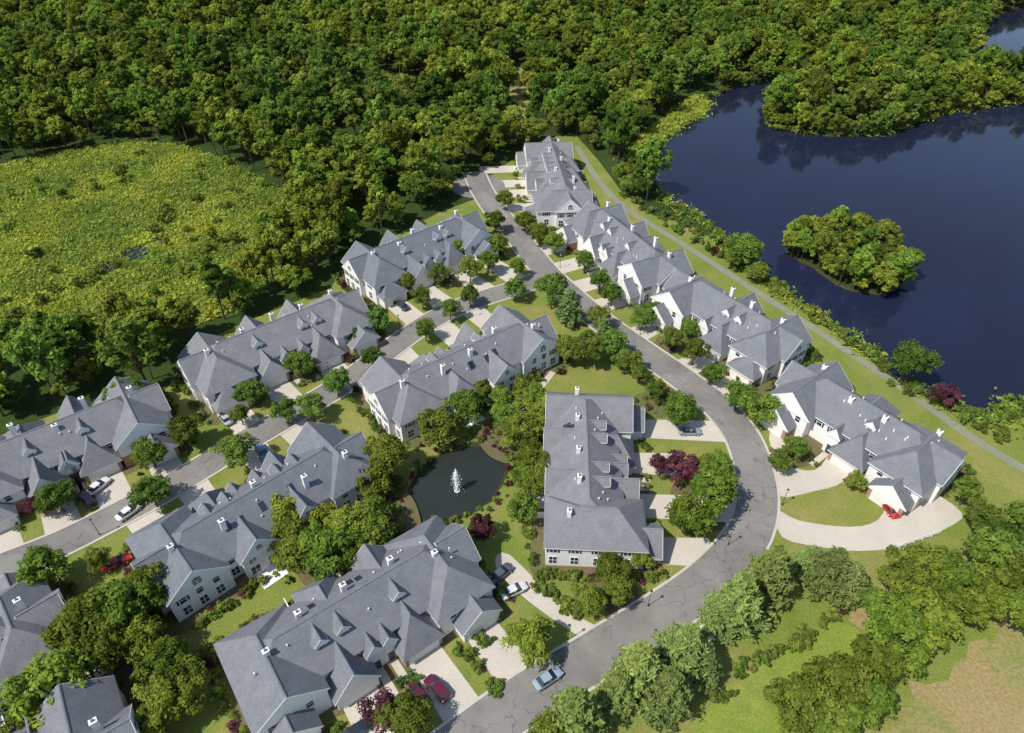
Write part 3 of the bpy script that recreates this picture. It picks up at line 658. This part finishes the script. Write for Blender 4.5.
for i,(u,v,r) in enumerate([(658,402,5),(700,372,3),(790,455,4),(700,505,7),(610,590,4.5),(820,372,3),(860,470,4),(668,345,3.5),(518,440,8),(365,540,12),(120,640,9)]):
    cx,cy=G(u,v); sheet('mulch_bed',[(cx+r*rr.uniform(.75,1.2)*math.cos(a),cy+r*rr.uniform(.75,1.2)*math.sin(a)) for a in np.linspace(0,6.28,9,endpoint=False)],.0325+.0005*i,M['mulch'])
    p=[(cx+rg.normal(0,r*.5),cy+rg.normal(0,r*.5)) for _ in range(int(r*4))]
    scatter('garden_shrubs',[q for q in p if not blocked(*q,0,1)],SH,5,.4,.9,rg,[.23,.23,.23,.2,.11])
# ---------------------------------------------------------------- fountain
fx,fy=G(457,489); rgf=np.random.default_rng(8)
pos=[]
for i in range(1800):
    t=rgf.random(); a=rgf.uniform(0,6.28); sp_=abs(rgf.normal(0,.30))
    z=(6.0-4.0*sp_)*(1-(2*t-1)**2) if rgf.random()<.55 else 6.2*t*(1-sp_*.6)
    r_=sp_*t*2.0
    pos.append((r_*math.cos(a),r_*math.sin(a),max(z,0)))
pos=np.array(pos); q=leaves(pos,rgf.normal(size=pos.shape),.085*rgf.uniform(.5,1.4,len(pos)),rgf)
v=[tuple(x) for x in q]; f=[(4*i,4*i+1,4*i+2,4*i+3) for i in range(len(pos))]
tube(v,f,(0,0,-.1),(0,0,6.0),.18,.05,8)
for k in range(10): 
    a=k*.63; tube(v,f,(0,0,.2),(.3*math.cos(a),.3*math.sin(a),3.8+.5*math.sin(k*2)),.06,.03,4)
for k in range(16):
    a=2*math.pi*k/16;b=2*math.pi*(k+1)/16; tube(v,f,(.45*math.cos(a),.45*math.sin(a),0),(.45*math.cos(b),.45*math.sin(b),0),.1,.1,6)
fo=mkobj('pond_fountain',v,f,[M['foam']]); fo.location=(fx,fy,-.42)
# ---------------------------------------------------------------- cars
def car(u,v,u2,v2,color,suv=False,name='parked_car'):
    x,y=G(u,v,.7); x2,y2=G(u2,v2,.7); ang=math.atan2(y2-y,x2-x)
    key='car_paint_%d_%d_%d'%tuple(int(c*99) for c in color)
    mt=bpy.data.materials.get(key)
    if not mt:
        mt,nt,out=newmat(key); p=finish(nt,out,color,.3,.5,metal=.2); p.inputs['Coat Weight'].default_value=.6
    hh=1.68 if suv else 1.44
    st=[(-2.35,.72,.45,.80),(-2.2,.85,.32,.95),(-1.6,.92,.28,1.0),(-.6,.92,.25,.98),(.6,.92,.25,.96),(1.3,.92,.28,.93),(1.9,.86,.3,.84),(2.25,.76,.35,.72),(2.35,.66,.45,.6)]
    V=[];Fc=[];Mi=[]
    for sx,w,z0,z1 in st:
        V+= [(sx,-w*.92,z0),(sx,-w,(z0+z1)/2),(sx,-w*.95,z1-.06),(sx,-w*.82,z1),(sx,w*.82,z1),(sx,w*.95,z1-.06),(sx,w,(z0+z1)/2),(sx,w*.92,z0)]
    for i in range(len(st)-1):
        for k in range(8):
            a=i*8+k;b=i*8+(k+1)%8; Fc.append((a,b,b+8,a+8)); Mi.append(0)
    Fc.append(tuple(range(7,-1,-1)));Mi.append(0); b=8*(len(st)-1); Fc.append(tuple(range(b,b+8)));Mi.append(0)
    back=-2.1 if suv else -1.75
    base=[(back,.82),( -.1,.86),(1.15,.82)]; top=[(back+(.25 if suv else .65),.62),(-.1,.66),(.35,.62)]
    b=len(V)
    for (sx,w),(tx,tw) in zip(base,top):
        V+=[(sx,-w,.95),(tx,-tw,hh-.05),(tx,-tw*.9,hh),(tx,tw*.9,hh),(tx,tw,hh-.05),(sx,w,.95)]
    for i in range(2):
        a=b+i*6; c=a+6
        Fc+=[(a,a+1,c+1,c),(a+1,a+2,c+2,c+1),(a+2,a+3,c+3,c+2),(a+3,a+4,c+4,c+3),(a+4,a+5,c+5,c+4)]; Mi+=[1,0,0,0,1]
    Fc+=[(b,b+5,b+4,b+3,b+2,b+1),(b+12,b+13,b+14,b+15,b+16,b+17)]; Mi+=[1,1]
    def bx(x0,x1,y0,y1,z0,z1,mi):
        bb=len(V); V.extend([(x0,y0,z0),(x1,y0,z0),(x1,y1,z0),(x0,y1,z0),(x0,y0,z1),(x1,y0,z1),(x1,y1,z1),(x0,y1,z1)])
        for ff in ((0,3,2,1),(4,5,6,7),(0,1,5,4),(1,2,6,5),(2,3,7,6),(3,0,4,7)): Fc.append(tuple(bb+i for i in ff)); Mi.append(mi)
    for sy in (-1,1):
        bx(-.16,-.06,min(sy*.70,sy*.84),max(sy*.70,sy*.84),.95,hh-.1,0)
        bx(.95,1.1,min(sy*.9,sy*1.06),max(sy*.9,sy*1.06),.92,1.05,0)
        bx(2.2,2.33,min(sy*.42,sy*.68),max(sy*.42,sy*.68),.58,.7,3); bx(-2.38,-2.25,min(sy*.5,sy*.74),max(sy*.5,sy*.74),.7,.85,4)
    for wx in (-1.4,1.45):
        for sy in (-1,1):
            bb=len(V); K=14; y0,y1=sy*.74,sy*.94
            for yy in (y0,y1):
                for k in range(K): a=2*math.pi*k/K; V.append((wx+.33*math.cos(a),yy,.33+.33*math.sin(a)))
            for k in range(K): Fc.append((bb+k,bb+(k+1)%K,bb+K+(k+1)%K,bb+K+k)); Mi.append(2)
            Fc.append(tuple(bb+K+k for k in range(K)));Mi.append(2)
            bb=len(V)
            for k in range(K): a=2*math.pi*k/K; V.append((wx+.2*math.cos(a),sy*.955,.33+.2*math.sin(a)))
            Fc.append(tuple(bb+k for k in range(K)));Mi.append(3)
    o=mkobj(name,V,Fc,[mt,M['glass'],M['tyre'],M['lens'],M['brick']],Mi); o.location=(x,y,.05); o.rotation_euler=(0,0,ang)
for c in [(98,486,108,478,(.75,.75,.75)),(129,511,140,503,(.75,.75,.75)),(116,562,128,556,(.45,.01,.015)),(262,452,268,462,(.12,.20,.30)),(514,590,526,584,(.72,.72,.72)),(501,573,508,567,(.1,.1,.12)),
 (418,694,409,684,(.10,.012,.03),True),(437,688,428,678,(.13,.012,.035),True),(548,678,560,670,(.32,.42,.50)),(889,507,882,498,(.55,.01,.015)),(357,730,366,724,(.03,.03,.035)),(350,345,358,352,(.6,.6,.6)),(640,298,646,303,(.05,.05,.06)),
 (690,431,700,431,(.3,.32,.35)),(402,305,394,298,(.04,.05,.08)),(86,498,78,490,(.05,.05,.06),True),(225,418,218,410,(.5,.5,.5))]:
    car(*c)
def lamp(u,v):
    x,y=G(u,v); V=[];Fc=[]; tube(V,Fc,(0,0,0),(0,0,.5),.14,.1,8); tube(V,Fc,(0,0,.5),(0,0,3.9),.06,.045,8); n0=len(Fc)
    tube(V,Fc,(0,0,3.9),(0,0,4.35),.13,.2,6); n1=len(Fc); tube(V,Fc,(0,0,4.35),(0,0,4.6),.26,.02,6)
    mi=[0]*n0+[1]*(n1-n0)+[0]*(len(Fc)-n1)
    o=mkobj('street_lamp',V,Fc,[M['pole'],M['lens']],mi); o.location=(x,y,0)
for u,v in [(568,640),(648,606),(728,545),(782,505),(736,400),(640,335),(560,268),(470,318),(330,378),(232,468),(100,535),(400,330)]: lamp(u,v)
def ubox(u,v):
    x,y=G(u,v); p=Part(); p.box(-.6,.6,-.5,.5,0,.9); p.box(-.66,.66,-.56,.56,.9,1.0); p.box(-.8,.8,-.7,.7,0,.08)
    o=mkobj('utility_box',p.v,p.f,[M['trim'] if u>650 else M['box']]); o.location=(x,y,.05)
for u,v in [(712,636),(706,630),(612,705),(556,660)]: ubox(u,v)
p=Part(); pts=[np.array(q) for q in GP([(893,552),(905,546),(922,540),(940,534)])]
for i in range(len(pts)-1):
    a,b=pts[i],pts[i+1]; n=max(2,int(np.linalg.norm(b-a)/1.6))
    for k in range(n):
        q=a+(b-a)*k/n; p.box(q[0]-.07,q[0]+.07,q[1]-.07,q[1]+.07,0,1.3)
    d=(b-a)/np.linalg.norm(b-a); nr=np.array([-d[1],d[0]])*.03
    for z in (.4,.8,1.15):
        c=[a+nr,b+nr,b-nr,a-nr]; p.poly([(*c[0],z),(*c[1],z),(*c[1],z+.14),(*c[0],z+.14)]); p.poly([(*c[3],z),(*c[2],z),(*c[2],z+.14),(*c[3],z+.14)]); p.poly([(*c[0],z+.14),(*c[1],z+.14),(*c[2],z+.14),(*c[3],z+.14)])
mkobj('white_fence',p.v,p.f,[M['trim']])
# ---------------------------------------------------------------- light, sky, camera
sd=Vector((-.80,-.52,0)).normalized(); el=math.radians(54)
sun=bpy.data.lights.new('sun','SUN'); sun.energy=5.0; sun.angle=math.radians(.5); sun.color=(1,.96,.88)
so=bpy.data.objects.new('sun',sun); COL.objects.link(so)
dirv=Vector((sd.x*math.cos(el),sd.y*math.cos(el),math.sin(el)))
so.rotation_euler=dirv.to_track_quat('Z','Y').to_euler()
w=bpy.data.worlds.new('World'); S.world=w; w.use_nodes=True; nt=w.node_tree
sk=nt.nodes.new('ShaderNodeTexSky'); sk.sky_type='NISHITA'; sk.sun_disc=False; sk.sun_elevation=el; sk.sun_rotation=math.atan2(sd.x,sd.y)
bg=nt.nodes.get('Background') or nt.nodes.new('ShaderNodeBackground'); bg.inputs[1].default_value=.15; nt.links.new(sk.outputs[0],bg.inputs[0])
cam=bpy.data.cameras.new('camera'); cam.sensor_width=36; cam.lens=F/1024*36; cam.clip_end=8000; cam.clip_start=1
co=bpy.data.objects.new('camera',cam); COL.objects.link(co); co.location=(0,0,H); co.rotation_euler=(math.pi/2-PITCH,0,0)
S.camera=co
S.view_settings.view_transform='Standard'; S.view_settings.look='None'; S.view_settings.exposure=0
